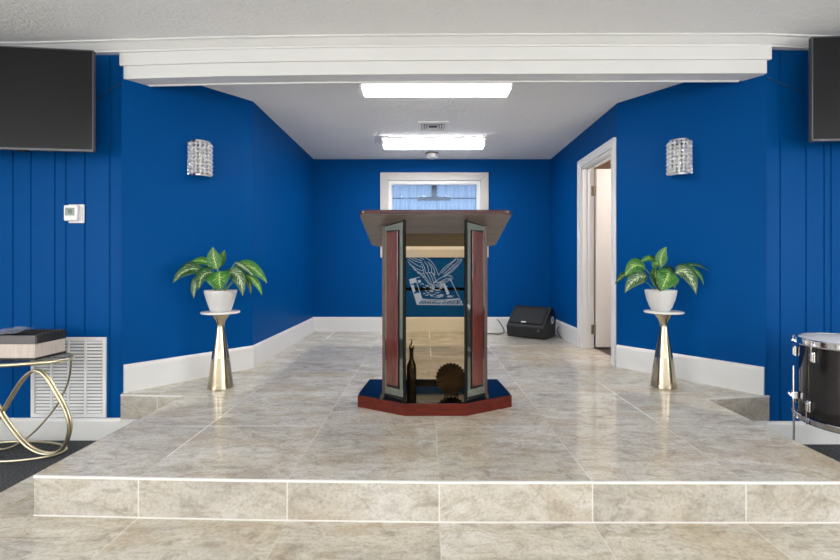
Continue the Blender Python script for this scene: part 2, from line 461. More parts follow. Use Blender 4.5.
# hall shell behind the viewer
struct('wall_hall_rear', box(B(), HX0-.1, HX1+.1, HY-.1, HY, 0, CE), MT['hall'])
added_wins = [(-4.6, -2.9), (-1.7, 0.0)]  # unseen side windows, added as openings for the area lamps
k = 2
for nm, xa, xb, y1 in (('wall_hall_left', HX0-.1, HX0, 3.17), ('wall_hall_right', HX1, HX1+.1, 3.1)):
    ys = [HY, added_wins[0][0], added_wins[0][1], added_wins[1][0], added_wins[1][1], y1]
    bm = B()
    for i in range(0, 6, 2): box(bm, xa, xb, ys[i], ys[i+1], 0, CE)
    for y0, y1_ in added_wins: box(bm, xa, xb, y0, y1_, 0, .8); box(bm, xa, xb, y0, y1_, 2.3, CE)
    struct(nm, bm, MT['hall'])
    for y0, y1_ in added_wins:
        wo = bpy.data.objects.new('window_%d' % k, None); COL.objects.link(wo); wo['kind'] = 'structure'; wo.location = ((xa+xb)/2, y0, .8); k += 1
        L = y1_-y0
        bm = box(B(), -.04, .04, 0, .05, 0, 1.5); box(bm, -.04, .04, L-.05, L, 0, 1.5); box(bm, -.04, .04, .05, L-.05, 0, .05); box(bm, -.04, .04, .05, L-.05, 1.45, 1.5); box(bm, -.03, .03, .05, L-.05, .73, .77)
        obj('window_frame', bm, MT['white'], wo)

# baseboards
def bb(h): return [(-.002, 0), (.016, 0), (.016, h*.86), (.012, h*.93), (.005, h*.985), (-.002, h)]
def shift(pr, dz): return [(o, z+dz) for o, z in pr]
struct('baseboard_front_left', extr(B(), bb(.152), [(HX0, WL), (-2.08, WL)]), MT['white'])
struct('baseboard_front_right', extr(B(), bb(.152), [(2.3, WR), (HX1, WR)]), MT['white'])
PB = shift(bb(.192), PL)
struct('baseboard_alcove_left', extr(B(), PB, [(DL[0]+.008, DL[1]+.008), NL, (XL, YB)][:2]), MT['white'])
struct('baseboard_left', extr(B(), PB, [(XL, NL[1]-.004), (XL, YB)]), MT['white'])
struct('baseboard_back', extr(B(), PB, [(XL, YB), (XR, YB)]), MT['white'])
struct('baseboard_right', extr(B(), PB, [(XR, YB), (XR, DY1+.075)]), MT['white'])
struct('baseboard_alcove_right', extr(B(), PB, [NR, (DR[0]-.006, DR[1]+.008)]), MT['white'])

# header beam with two fascia boards and crown
bp = [(-2.09,3.04),(-1.4,2.995),(-.7,2.972),(0,2.960),(1.1,2.953),(2.29,2.947)]
ZB = 2.495
struct('trim_beam', extr(B(), [(0, ZB), (0, CE), (-.125, CE), (-.125, ZB)], bp), MT['white'])
struct('trim_fascia', extr(B(), [(-.004, 2.582), (.018, 2.582), (.018, 2.69), (-.004, 2.69)], [(-2.10,3.042)]+bp[1:-1]+[(2.31,2.947)]), MT['white'], bevel=.002)
H_ = CE-.054
CR = [(-.03, H_), (.012, H_), (.014, H_+.010), (.026, H_+.018), (.048, H_+.034), (.058, H_+.042), (.074, H_+.045), (.074, CE), (-.03, CE)]
struct('trim_crown', extr(B(), CR, [(HX0, WL), (-2.7, WL)]+[(x, y-.016) for x, y in bp[1:-1]]+[(2.2,2.936), (2.8, WR-.006), (HX1, WR)]), MT['white'])
struct('trim_bead', extr(B(), [(-.118, ZB-.007), (-.118, ZB), (-.132, ZB), (-.132, ZB-.007)], [(-1.98, bp[0][1]-.016)]+bp[1:-1]+[(2.19, bp[-1][1])]), MT['white'])

# window in the back wall
w = thing('window_1', '', ''); del w['label']; del w['category']; w['kind'] = 'structure'
w.location = ((WX0+WX1)/2, YB, (WZ0+WZ1)/2)
hx, hz = (WX1-WX0)/2, (WZ1-WZ0)/2
cs = .105
def frame_mb(hx, hz, t, y0, y1):
    bm = B()
    for (a0, a1, b0, b1, c) in ((-hx-t, hx+t, hz, hz+t, 't'), (-hx-t, hx+t, -hz-t, -hz, 'b')):
        s = 1 if c == 't' else -1
        pts = [(-hx-t, s*(hz+t)), (hx+t, s*(hz+t)), (hx, s*hz), (-hx, s*hz)]
        loft(bm, [[(x, y0, z) for x, z in pts], [(x, y1, z) for x, z in pts]])
    for s in (-1, 1):
        pts = [(s*(hx+t), -hz-t), (s*(hx+t), hz+t), (s*hx, hz), (s*hx, -hz)]
        loft(bm, [[(x, y0, z) for x, z in pts], [(x, y1, z) for x, z in pts]])
    return bm
obj('window_casing', frame_mb(hx, hz, cs, -.026, 0), MT['framewood'], w, bevel=.004)
obj('window_frame', frame_mb(hx-.05, hz-.05, .05, .0, .07), MT['white'], w, bevel=.003)
obj('pane', box(B(), -hx+.05, hx-.05, .075, .08, -hz+.05, hz-.05), thin_glass('window_pane', (.97, .98, .98), .02, .05), w)
bm = box(B(), -.036, .036, .13, .15, .25, hz)
box(bm, -hx, hx, .13, .15, .236, .250)
box(bm, -.22, .22, .128, .152, .215, .262)
obj('sash_bar', bm, simple('sash', (.12, .17, .25), .5), w)
bm = B()
n = 160
rows = []
for z in (-hz-.05, 0, hz+.05):
    rows.append([(-hx-.05 + (2*hx+.1)*i/n, .185 + .018*math.sin(i*.93)+.014*math.sin(i*.41+1), z) for i in range(n+1)])
loft(bm, rows, False, False)
c = obj('sheer_curtain', bm, MT['sheer'], None, smooth=60)
c.location = w.location
md = c.modifiers.new('thick', 'SOLIDIFY'); md.thickness = .001
tag(c, 'pale blue sheer curtain hanging behind the back window pane', 'curtain')

# door on the right
JX = XR + .12
dr = bpy.data.objects.new('door_1', None); COL.objects.link(dr); dr['kind'] = 'structure'; dr.location = (XR, DY1, PL)
def dl(b): 
    for v in b.verts: v.co -= Vector((XR, DY1, PL))
    return b
bm = box(B(), XR-.018, XR, DY1, DY1+.075, PL, DTOP+.075); box(bm, XR-.018, XR, DY0-.075, DY0, PL, DTOP+.075); box(bm, XR-.0181, XR, DY0, DY1, DTOP, DTOP+.075)
box(bm, XR-.026, XR, DY1+.055, DY1+.076, PL, DTOP+.077); box(bm, XR-.026, XR, DY0-.076, DY1+.076, DTOP+.055, DTOP+.077); box(bm, XR-.026, XR, DY0-.0765, DY0-.055, PL, DTOP+.077)
obj('door_casing', dl(bm), MT['white'], dr, bevel=.003)
bm = box(B(), XR-.002, JX, DY1-.02, DY1, PL, DTOP); box(bm, XR-.002, JX, DY0, DY0+.02, PL, DTOP); box(bm, XR-.002, JX, DY0, DY1, DTOP-.02, DTOP)
box(bm, XR+.05, XR+.07, DY1-.032, DY1-.02, PL, DTOP-.02); box(bm, XR+.05, XR+.07, DY0, DY1, DTOP-.032, DTOP-.02)
obj('door_jamb', dl(bm), MT['white'], dr, bevel=.002)
LX0 = JX + .012
bm = box(B(), LX0, LX0+.76, DY1-.062, DY1-.024, PL+.02, DTOP-.03)
leaf = obj('door_leaf', dl(bm), MT['door'], dr, bevel=.003)
for hzz in (PL+.20, PL+1.66):
    bm = box(B(), JX-.030, JX+.006, DY1-.026, DY1-.018, hzz-.05, hzz+.05)
    tube(bm, [(JX+.004, DY1-.03, hzz-.052), (JX+.004, DY1-.03, hzz+.052)], .008)
    obj('hinge', dl(bm), MT['brass_hinge'], dr)
# small room beyond the door
bm = box(B(), JX, 3.6, 3.30, YB, PL-.02, PL-.001)
struct('floor_side_room', bm, simple('dark_floor', (.05, .04, .035), .6))
bm = box(B(), 3.6, 3.7, 3.2, YB+.1, PL, 2.62); 
struct('wall_side_room', bm, MT['tan'])
struct('wall_side_room_back', box(B(), JX, 3.7, YB-.04, YB+.1, PL, 2.62), MT['tan'])
struct('wall_side_room_front', box(B(), 2.42, 3.7, 3.2, 3.3, PL, 2.62), MT['tan'])
struct('ceiling_side_room', prism(B(), [(JX,3.93),(1.86,3.90),(2.40,3.25),(3.7,3.25),(3.7,YB),(JX,YB)], 2.45, 2.5), MT['tan'])

# ------------------------------------------------------------------ ceiling fixtures
def wrap_light(name, label, loc, mat, rotz=0, L=1.15, W=.27, group=None):
    t = thing(name, label, 'ceiling light', loc, rotz, group)
    h = .08
    obj('housing', box(B(), -L/2, L/2, -W/2, W/2, -.018, 0), MT['white'], t, bevel=.003)
    prof = [(-W/2+.004, -.018), (-W/2+.006, -.03), (-W/2+.035, -h+.008), (-W/2+.05, -h), (W/2-.05, -h), (W/2-.035, -h+.008), (W/2-.006, -.03), (W/2-.004, -.018)]
    lens = obj('lens', loft(B(), [[(x, y, z) for y, z in prof[1:-1]] for x in (-L/2+.018, L/2-.018)]), mat, t)
    lens.data.materials.append(MT['bulb_side'])
    for f in lens.data.polygons:
        if abs(f.normal.y) > .3: f.material_index = 1
    for s in (-1, 1):
        pr = [(y*1.02, z*1.03) for y, z in prof]
        a, b = (s*(L/2-.018), s*(L/2))
        obj('end_cap', loft(B(), [[(x, y, min(z, -.001)) for y, z in pr] for x in (a, b)]), MT['plastic'], t)
    return t
l0 = wrap_light('ceiling_light', 'white fluorescent ceiling light nearest the beam, in front of the vent', (.085, 3.37, AC), MT['bulb'])
dup(l0, (.095, 4.945, AC), 0, 'white fluorescent ceiling light between the vent and the smoke detector')
hl = wrap_light('hall_fill_light', 'long ceiling light out in the hall, added unseen to light the room', (-2.6, -.6, CE), MT['bulb_hall_fill'], R(90), 1.5, .5, 'added hall ceiling lights')  # unseen fixtures behind the camera, added to light hall and stage
for x in (-2.6, .1, 2.8):
    for y in (-.6, -2.4, -4.2):
        if (x, y) != (-2.6, -.6): dup(hl, (x, y, CE), R(90))

t = thing('ceiling_vent', 'small square white ceiling register with dark centre', 'vent', (.08, 4.44, AC))
bm = B(); hh = .15
for a in range(4):
    rm = Matrix.Rotation(a*PI/2, 3, 'Z')
    pts = [(-hh,-hh),(hh,-hh),(hh-.035,-hh+.035),(-hh+.035,-hh+.035)]
    loft(bm, [[rm @ Vector((x, y, z)) for x, y in pts] for z in (-.012, 0)])
obj('frame', bm, MT['white'], t)
obj('duct', box(B(), -.12, .12, -.12, .12, -.002, -.001), MT['ventdark'], t)
for a in range(4):
    rm = Matrix.Rotation(a*PI/2, 3, 'Z')
    bm = B()
    for k, d in enumerate((.10, .075, .05)):
        obox(bm, rm @ Vector((0, -d, -.008)), rm @ Vector((d-.004, 0, 0)), rm @ Vector((0, .007, .004)), rm @ Vector((0, -.001, .0012)))
    obj('louvre', bm, MT['vent'], t)
t = thing('smoke_detector', 'round white smoke detector on the alcove ceiling by back wall', 'smoke detector', (.088, 5.50, AC))
obj('base', lathe(B(), [(.084, 0), (.084, -.014), (.076, -.022)], 40), MT['detbase'], t, smooth=40)
obj('cover', lathe(B(), [(.074, -.02), (.072, -.052), (.058, -.068), (.02, -.073)], 40), MT['plastic'], t, smooth=40)

# ------------------------------------------------------------------ televisions
def make_tv(label, loc, rotz, W=1.22, H=.665):
    t = thing('television', label, 'television', loc, rotz)
    obj('casing', box(B(), -W/2, W/2, .002, .026, 0, H), MT['tvbezel'], t, bevel=.004)
    bm = B(); b = .007
    box(bm, -W/2, W/2, -.004, .004, 0, .014); box(bm, -W/2, W/2, -.004, .004, H-b, H)
    box(bm, -W/2, -W/2+b, -.004, .004, .014, H-b); box(bm, W/2-b, W/2, -.004, .004, .014, H-b)
    obj('bezel', bm, simple('tv_edge', (.10, .10, .105), .3, .3), t)
    obj('screen', box(B(), -W/2+b, W/2-b, -.0015, .003, .014, H-b), MT['tvscreen'], t)
    obj('sensor', box(B(), W/2-.46, W/2-.40, .0, .03, -.008, 0), MT['black'], t, bevel=.002)
    bm = box(B(), -.2, .2, .026, .06, .15, .45); box(bm, -.05, .05, .06, .205, .24, .36)
    obj('wall_mount', bm, MT['black'], t)
    return t
TVL = make_tv('large black wall television on the left panelled wall', (-2.178-.605*math.cos(R(6.5)), 2.885-.605*math.sin(R(6.5)), 1.952), R(6.5))
TVR = dup(TVL, (2.460+.61*math.cos(R(-3)), 2.80+.61*math.sin(R(-3)), 1.997), R(-3), 'large black wall television on the right panelled wall, above the drum')
# thin dark blue tubes laid on the sloping lines beside the televisions
def wire(name, pts, r, mat, label, cat, n=8, seg=8):
    pts = [Vector(p) for p in pts]; o0 = pts[0].copy()
    o = obj(name, tube(B(), spline([p - o0 for p in pts], n), r, seg), mat, None, smooth=60, loc=o0)
    return tag(o, label, cat)
wire('sloping_wall_line', [P(122, 83, WL-.004), P(110, 90, WL-.004), P(97, 99, WL-.004), P(80, 108, WL-.004)], .004, MT['blueline'], 'thin dark blue line sloping to the left television', 'cable')
wire('sloping_wall_line', [P(767.5, 78, WR-.004), P(785, 85, WR-.004), P(806, 93.5, WR-.004), P(825, 99, WR-.004)], .004, MT['blueline'], 'thin dark blue line sloping to the right television', 'cable')

# ------------------------------------------------------------------ thermostat
tp = P(76, 214, WL)
t = thing('thermostat', 'small white thermostat with grey display on left panelling', 'thermostat', (tp.x, WL, tp.z))
obj('back_plate', box(B(), -.046, .064, -.012, 0, -.064, .066), MT['plastic'], t, bevel=.012)
obj('body', box(B(), -.060, .036, -.034, -.011, -.050, .058), MT['plastic'], t, bevel=.008)
obj('display', box(B(), -.048, .016, -.0355, -.033, -.014, .040), MT['lcd'], t, bevel=.002)
bm = B()
def seg7(bm, ch, x, z, w, h, y, th=.0022):
    on = {'7': 'abc', '2': 'abged', '0': 'abcdef', '6': 'acdefg', '8': 'abcdefg', '1': 'bc'}[ch]
    pos_ = {'a': (x+w/2, z+h, w/2, th), 'g': (x+w/2, z+h/2, w/2, th), 'd': (x+w/2, z, w/2, th), 'f': (x, z+.75*h, th, h/4), 'b': (x+w, z+.75*h, th, h/4), 'e': (x, z+h/4, th, h/4), 'c': (x+w, z+h/4, th, h/4)}
    for s_ in on:
        cx, cz, a, b = pos_[s_]; box(bm, cx-a, cx+a, y-.0006, y, cz-b, cz+b)
seg7(bm, '7', -.034, .002, .010, .024, -.0355); seg7(bm, '0', -.014, .002, .010, .024, -.0355)
obj('digits', bm, MT['lcddig'], t)
obj('button_strip', box(B(), .044, .058, -.016, -.011, -.05, .05), MT['vent'], t, bevel=.002)

# ------------------------------------------------------------------ wall grille (return air)
a, b_ = P(32, 417, WL), P(107, 337, WL)
gx, gz0, gw, gh = (a.x+b_.x)/2, a.z, (b_.x-a.x), (b_.z-a.z)
t = thing('wall_grille', 'white louvred return air grille low on the left panelling', 'vent', (gx, WL, gz0))
fr = .026
bm = box(B(), -gw/2, gw/2, -.012, 0, 0, fr); box(bm, -gw/2, gw/2, -.012, 0, gh-fr, gh); box(bm, -gw/2, -gw/2+fr, -.012, 0, fr, gh-fr); box(bm, gw/2-fr, gw/2, -.012, 0, fr, gh-fr)
obj('frame', bm, MT['plastic'], t, bevel=.002)
obj('duct', box(B(), -gw/2+.01, gw/2-.01, -.002, -.001, .01, gh-.01), simple('grey_gap_shade', (.30, .30, .30), .9), t)  # flat sheet whose grey stands for shade in the gaps between louvres
iw = gw - 2*fr; cw = iw/4
for k in range(3):
    x = -gw/2+fr+cw*(k+1); obj('mullion', box(B(), x-.006, x+.006, -.013, -.002, fr, gh-fr), MT['plastic'], t)
for k in range(4):
    x0 = -gw/2+fr+cw*k+.005; x1 = x0+cw-.010; bm = B(); nl = 22
    for j in range(nl):
        z = fr+(gh-2*fr)*(j+.5)/nl
        obox(bm, ((x0+x1)/2, -.006, z), ((x1-x0)/2, 0, 0), (0, .0042, .0062), (0, -.0007, .0005))
    obj('louvre_bank', bm, MT['plastic'], t)

# ------------------------------------------------------------------ sconces
def make_sconce(label, loc, rotz):
    t = thing('wall_sconce', label, 'wall lamp', loc, rotz, 'crystal wall sconces')
    H, W, D = .27, .155, .105      # local +x along wall, -y out of the wall
    obj('back_plate', box(B(), -W/2-.006, W/2+.006, -.008, 0, -H/2+.01, H/2-.01), MT['chrome'], t, bevel=.002)
    path = [(-W/2, -.012), (-W/2, -.045), (-W/2+.022, -.083), (-.028, -D), (.028, -D), (W/2-.022, -.083), (W/2, -.045), (W/2, -.012)]
    for z in (-H/2, H/2-.012):
        obj('frame_band', prism(B(), path, z, z+.012), MT['chrome'], t)
    # strands of cut beads along the outline
    pts = []
    L = [0]
    for i in range(len(path)-1): L.append(L[-1] + math.dist(path[i], path[i+1]))
    ns = 9
    for k in range(ns):
        d = L[-1]*(k+.5)/ns
        i = max(j for j in range(len(L)) if L[j] <= d); f = (d-L[i])/(L[i+1]-L[i])
        pts.append((path[i][0]+(path[i+1][0]-path[i][0])*f, path[i][1]+(path[i+1][1]-path[i][1])*f))
    nb = 8
    for k, (x, y) in enumerate(pts):
        bm = B(); r = .0158
        for j in range(nb):
            z = -H/2+.012+(H-.024)*(j+.5)/nb; hz_ = (H-.024)/nb/2*.98
            ring = [(x+r*math.cos(a*PI/3+k*.7+j*.4), y+r*math.sin(a*PI/3+k*.7+j*.4)) for a in range(6)]
            loft(bm, [[(x+(p-x)*.35, y+(q-y)*.35, z-hz_) for p, q in ring], [(p, q, z-hz_*.15) for p, q in ring], [(x+(p-x)*.9, y+(q-y)*.9, z+hz_*.35) for p, q in ring], [(x+(p-x)*.35, y+(q-y)*.35, z+hz_) for p, q in ring]])
        obj('crystal_strand', bm, MT['crystal'], t)
    obj('lamp_tube', lathe(B(), [(.02, -.09), (.024, -.08), (.024, .08), (.02, .09)], 20, (0, -.05, 0)), simple('warm_glass_tube', (.85, .80, .68), .3), t, smooth=40)
    return t
aL = math.atan2(NL[1]-DL[1], NL[0]-DL[0]); aR = math.atan2(DR[1]-NR[1], DR[0]-NR[0])
def on_line(A, Bp, px):
    k = (px-VX)/F
    u = (k*A[1]-A[0])/((Bp[0]-A[0])-k*(Bp[1]-A[1]))
    return A[0]+(Bp[0]-A[0])*u, A[1]+(Bp[1]-A[1])*u
x, y = on_line(NL, DL, 198.5)
sc = make_sconce('crystal wall sconce on the left angled blue wall', (x, y, CAMZ+.815*y/3.42), aL)
x, y = on_line(NR, DR, 681)
dup(sc, (x, y, CAMZ+.822*y/3.41), aR, 'crystal wall sconce on the right angled blue wall')

# ------------------------------------------------------------------ pedestals and plants
def make_pedestal(label, loc):
    t = thing('pedestal', label, 'plant stand', loc, 0, 'gold plant pedestals')
    H = .55
    obj('column', lathe(B(), [(.080, 0), (.086, .004), (.086, .012), (.079, .06), (.067, .17), (.060, .215), (.061, .217), (.060, .220), (.049, .29), (.037, .36), (.028, .43), (.026, .445), (.028, .458), (.037, .486), (.055, .512), (.064, .528), (.062, .535)], 64), MT['gold'], t, smooth=35)
    obj('marble_top', lathe(B(), [(.118, .534), (.129, .536), (.131, .542), (.129, .547), (.125, .549)], 64), MT['marble'], t, smooth=35)
    return t
PLOC, PROC = (-1.466, 3.155, PL), (1.722, 3.175, PL)
ped = make_pedestal('gold plant pedestal with white marble top in front of left angled wall', PLOC)
dup(ped, PROC, 0, 'gold plant pedestal with white marble top in front of right angled wall')

def leaf_mesh(bm, base, ctrl, tip, wid, facing, cup=.18, n=12, m=6):
    uvl = bm.loops.layers.uv.verify()
    base, ctrl, tip, facing = Vector(base), Vector(ctrl), Vector(tip), Vector(facing)
    grid = []
    for i in range(n+1):
        t = i/n
        p = base*(1-t)**2 + ctrl*2*t*(1-t) + tip*t*t
        d = ((ctrl-base)*(1-t) + (tip-ctrl)*t).normalized()
        side = d.cross(facing); side.normalize(); nor = side.cross(d).normalized()
        wv = wid*.5*(math.sin(PI*min(1, (t*.97+.03))**.78)**.85) if 0 < t < 1 else .0006
        row = []
        for j in range(m+1):
            u = j/m*2-1
            q = p + side*u*wv + nor*(abs(u)**1.5*wv*cup + .06*wv*math.sin(t*14+u*2)*abs(u)) 
            row.append((bm.verts.new(q), (j/m, t)))
        grid.append(row)
    for i in range(n):
        for j in range(m):
            q = [grid[i][j], grid[i][j+1], grid[i+1][j+1], grid[i+1][j]]
            try: f = bm.faces.new([a[0] for a in q])
            except ValueError: continue
            for lp, a in zip(f.loops, q): lp[uvl].uv = a[1]
def make_plant(label, ploc, pot_prof, ox, oy, sc, leaves, stem_at, dx=0, ps=1):
    root = Vector((ploc[0]+dx, ploc[1], PL+.549))
    pot_prof = [(r*ps, z) for r, z in pot_prof]
    t = thing('potted_plant', label, 'plant', root, 0)
    obj('pot', lathe(B(), pot_prof, 56), MT['pot'], t, smooth=40)
    obj('soil', lathe(B(), [(.090*ps, .112), (.090*ps, .124), (.05, .130)], 32), MT['soil'], t)
    def Q(c, dy):
        return P(ox+c[0]/sc, oy+c[1]/sc, ploc[1]+dy) - root
    s0 = Q(stem_at, 0); s0.z = .12
    for (b, c, e, wpx, dy, mat, fac) in leaves:
        d0, d1, d2 = dy
        pb, pc, pe = Q(b, d0), Q(c, d1), Q(e, d2)
        bm = B(); leaf_mesh(bm, pb, pc, pe, wpx/sc*ploc[1]/F, fac)
        lo = obj('leaf', bm, MT[mat], t, smooth=80)
        mdf = lo.modifiers.new('thick', 'SOLIDIFY'); mdf.thickness = .0012
        sp = s0 + Vector((random.uniform(-.02, .02), random.uniform(-.02, .02), 0))
        mid = sp.lerp(pb, .55) + Vector((0, 0, .018))
        obj('stem', tube(B(), spline([sp, mid, pb, pb.lerp(pc, .25)], 5), .0034, 8, r_end=.002), MT['stem'], t, smooth=60)
    return t
FR = (0, -1, .45); UP = (0, -.6, 1)
potL = [(.066, 0), (.072, .003), (.083, .030), (.100, .085), (.1125, .128), (.1155, .145), (.1135, .151), (.1085, .151), (.105, .144), (.100, .12)]
potR = [(.058, 0), (.064, .003), (.082, .030), (.101, .078), (.1125, .120), (.1165, .146), (.1150, .152), (.110, .152), (.106, .145), (.100, .12)]
make_plant('variegated green plant in white bowl pot on the left gold pedestal', PLOC, potL, 165, 240, 6.59, [
    ((345,195),(318,125),(316,45),100,(0,0,.0),'leaf_b',(0,-1,.2)),
    ((352,185),(375,120),(394,66),62,(.03,.05,.06),'leaf_b',(0,-1,.2)),
    ((300,165),(230,105),(145,170),66,(.0,-.01,.0),'leaf_b',(.2,-1,.9)),
    ((250,205),(140,150),(52,285),98,(-.03,-.06,-.07),'leaf_a',(.1,-1,.6)),
    ((310,215),(235,200),(222,325),95,(-.04,-.08,-.11),'leaf_a',(0,-1,.5)),
    ((265,262),(185,250),(190,384),80,(-.03,-.06,-.08),'leaf_c',(-.3,-1,.2)),
    ((362,205),(352,262),(368,325),150,(-.05,-.10,-.12),'leaf_b',(0,-1,.5)),
    ((425,215),(505,190),(512,370),92,(-.02,-.06,-.08),'leaf_c',(.3,-1,.2)),
    ((470,165),(575,140),(674,285),80,(-.0,-.03,-.05),'leaf_b',(.1,-1,.6)),
    ((462,150),(520,165),(585,240),34,(-.03,-.06,-.07),'leaf_c',(.5,-1,.1)),
    ((520,235),(605,240),(640,370),50,(.0,-.01,-.02),'leaf_b',(.6,-1,.3)),
    ((500,225),(570,235),(565,358),52,(.03,.02,.01),'leaf_a',(0,-1,.3)),
    ((400,230),(440,190),(470,240),60,(.04,.07,.09),'leaf_a',(0,-1,.6)),
    ((300,200),(280,150),(255,260),70,(.04,.08,.1),'leaf_a',(0,-1,.6)),
], (365, 335), .001, .945)
make_plant('variegated green plant in white bowl pot on the right gold pedestal', PROC, potR, 610, 240, 6.59, [
    ((338,180),(318,110),(374,44),82,(0,.0,.0),'leaf_b',(0,-1,.2)),
    ((325,170),(270,90),(200,148),64,(.02,.02,.02),'leaf_b',(.1,-1,.9)),
    ((232,190),(165,125),(96,240),100,(-.02,-.05,-.06),'leaf_b',(.1,-1,.6)),
    ((140,215),(85,215),(34,290),44,(.02,.03,.03),'leaf_a',(0,-1,.6)),
    ((250,240),(150,225),(98,350),92,(-.03,-.07,-.09),'leaf_c',(.2,-1,.4)),
    ((300,185),(295,260),(335,340),86,(-.04,-.08,-.10),'leaf_a',(0,-1,.4)),
    ((395,205),(375,245),(338,335),140,(-.05,-.10,-.12),'leaf_b',(0,-1,.5)),
    ((430,215),(525,170),(568,360),120,(-.02,-.06,-.08),'leaf_c',(.1,-1,.5)),
    ((470,185),(565,130),(662,216),42,(.0,.0,-.01),'leaf_a',(0,-.7,1)),
    ((490,185),(590,190),(618,296),46,(.0,-.02,-.03),'leaf_b',(.4,-1,.4)),
    ((300,195),(290,140),(325,165),50,(-.01,-.03,-.04),'leaf_b',(0,-1,.6)),
    ((400,300),(430,240),(425,320),60,(.0,-.04,-.07),'leaf_a',(0,-1,.5)),
    ((360,205),(400,170),(430,230),60,(.04,.07,.09),'leaf_a',(0,-1,.6)),
], (335, 335), -.021, .90)

# ------------------------------------------------------------------ podium
PX = .060
pod = thing('podium', 'glass fronted wooden podium with slanted top in the middle of stage', 'podium', (PX, 2.80, PL))
O = Vector((PX, 2.80, PL))
def L3(v): return Vector(v) - O
bz = .072
plan = [(-.182, 2.562), (.182, 2.562), (.478, 2.727), (.478, 2.80), (.455, 3.115), (-.455, 3.115), (-.478, 2.80), (-.478, 2.727)]
plan = [(x, y-2.80) for x, y in plan]
base = obj('base', prism(B(), plan, 0, bz), MT['mahog'], pod, bevel=.003)
inn = [(x*.985, y*.975 if y > 0 else y+.006) for x, y in plan]
obj('base_top', prism(B(), inn, bz, bz+.0012), MT['black_gloss'], pod)
# angled front panels
def under(Y): return CAMZ + .287 - (Y-2.515)*.270       # underside of the sloping top
def pod_panel(s):
    A = Vector((s*.181, 2.592)); Bk = Vector((s*.305, 2.690))    # inner front edge -> outer rear edge (relative to podium axis)
    d = (Bk-A).normalized(); n = Vector((d.y*s, -d.x*s)) * (1 if True else -1)
    if n.y > 0: n = -n
    L = (Bk-A).length
    def pt(u, z, o): q = A + d*(u*L) + n*o; return Vector((q.x, q.y-2.80, z-PL))
    def slab(u0, u1, z0, z1a, z1b, o0, o1, bm=None):
        bm = bm or B()
        def yat(u): return (A + d*(u*L)).y
        lo = [pt(u0, z0, o0), pt(u1, z0, o0), pt(u1, z1b, o0), pt(u0, z1a, o0)]
        hi = [pt(u0, z0, o1), pt(u1, z0, o1), pt(u1, z1b, o1), pt(u0, z1a, o1)]
        return loft(bm, [lo, hi])
    za, zb = under(A.y)-.002, under(Bk.y)-.002
    z0 = PL+bz+.001
    pan = obj('angled_panel', slab(0, 1, z0, za, zb, -.012, 0), MT['bevel_dark'], pod)
    # mirrored border (top, two stiles, bottom) and wood inlay
    t1 = .055
    bm = slab(.03, .97, za-t1, za-.004, zb-.004, 0, .003)
    slab(.07, .22, PL+bz+.07, za-t1, za-t1, 0, .003, bm); slab(.90, .97, PL+bz+.07, za-t1, za-t1-.002, 0, .003, bm)
    slab(.03, .97, PL+bz+.028, PL+bz+.07, PL+bz+.07, 0, .003, bm)
    obj('bevelled_border', bm, MT['bevel'], pan)
    obj('wood_inlay', slab(.30, .88, PL+bz+.085, za-t1-.004, za-t1-.012, 0, .008), MT['mahog_v'], pan, bevel=.002)
    obj('dark_reveal', slab(.22, .90, PL+bz+.07, za-t1, za-t1-.004, 0, .002), MT['black'], pan)
    obj('foot_rail', slab(0, 1, z0, z0+.022, z0+.022, 0, .006), MT['black_gloss'], pan)
    # wooden side board running back
    zc = under(3.02)-.002
    xo = s*.305
    bm = B()
    loft(bm, [[(x, 2.688-2.80, bz+.001), (x, 3.02-2.80, bz+.001), (x, 3.02-2.80, zc-PL), (x, 2.688-2.80, zb-PL)] for x in (xo-.004*s, xo+.016*s)])
    obj('side_board', bm, MT['side_wood'], pod)
    # dark corner post between glass and panel
    xa = s*.1785
    obj('corner_post', box(B(), min(xa, xa+.010*s), max(xa, xa+.010*s), 2.578-2.80, 2.594-2.80, bz+.001, under(2.586)-PL-.002), MT['black'], pod)
    xb = s*.1755
    obj('glass_clip', box(B(), xb-.003, xb+.003, 2.592-2.80, 2.606-2.80, bz+.001, under(2.60)-PL-.002), MT['black'], pod)
for s in (-1, 1): pod_panel(s)
gY = 2.586
gt = CAMZ + (VY-233.5)/F*gY
gl_ = obj('front_glass', box(B(), -.178, .178, gY-2.80-.003, gY-2.80+.003, bz+.001, gt-PL), MT['glass'], pod)
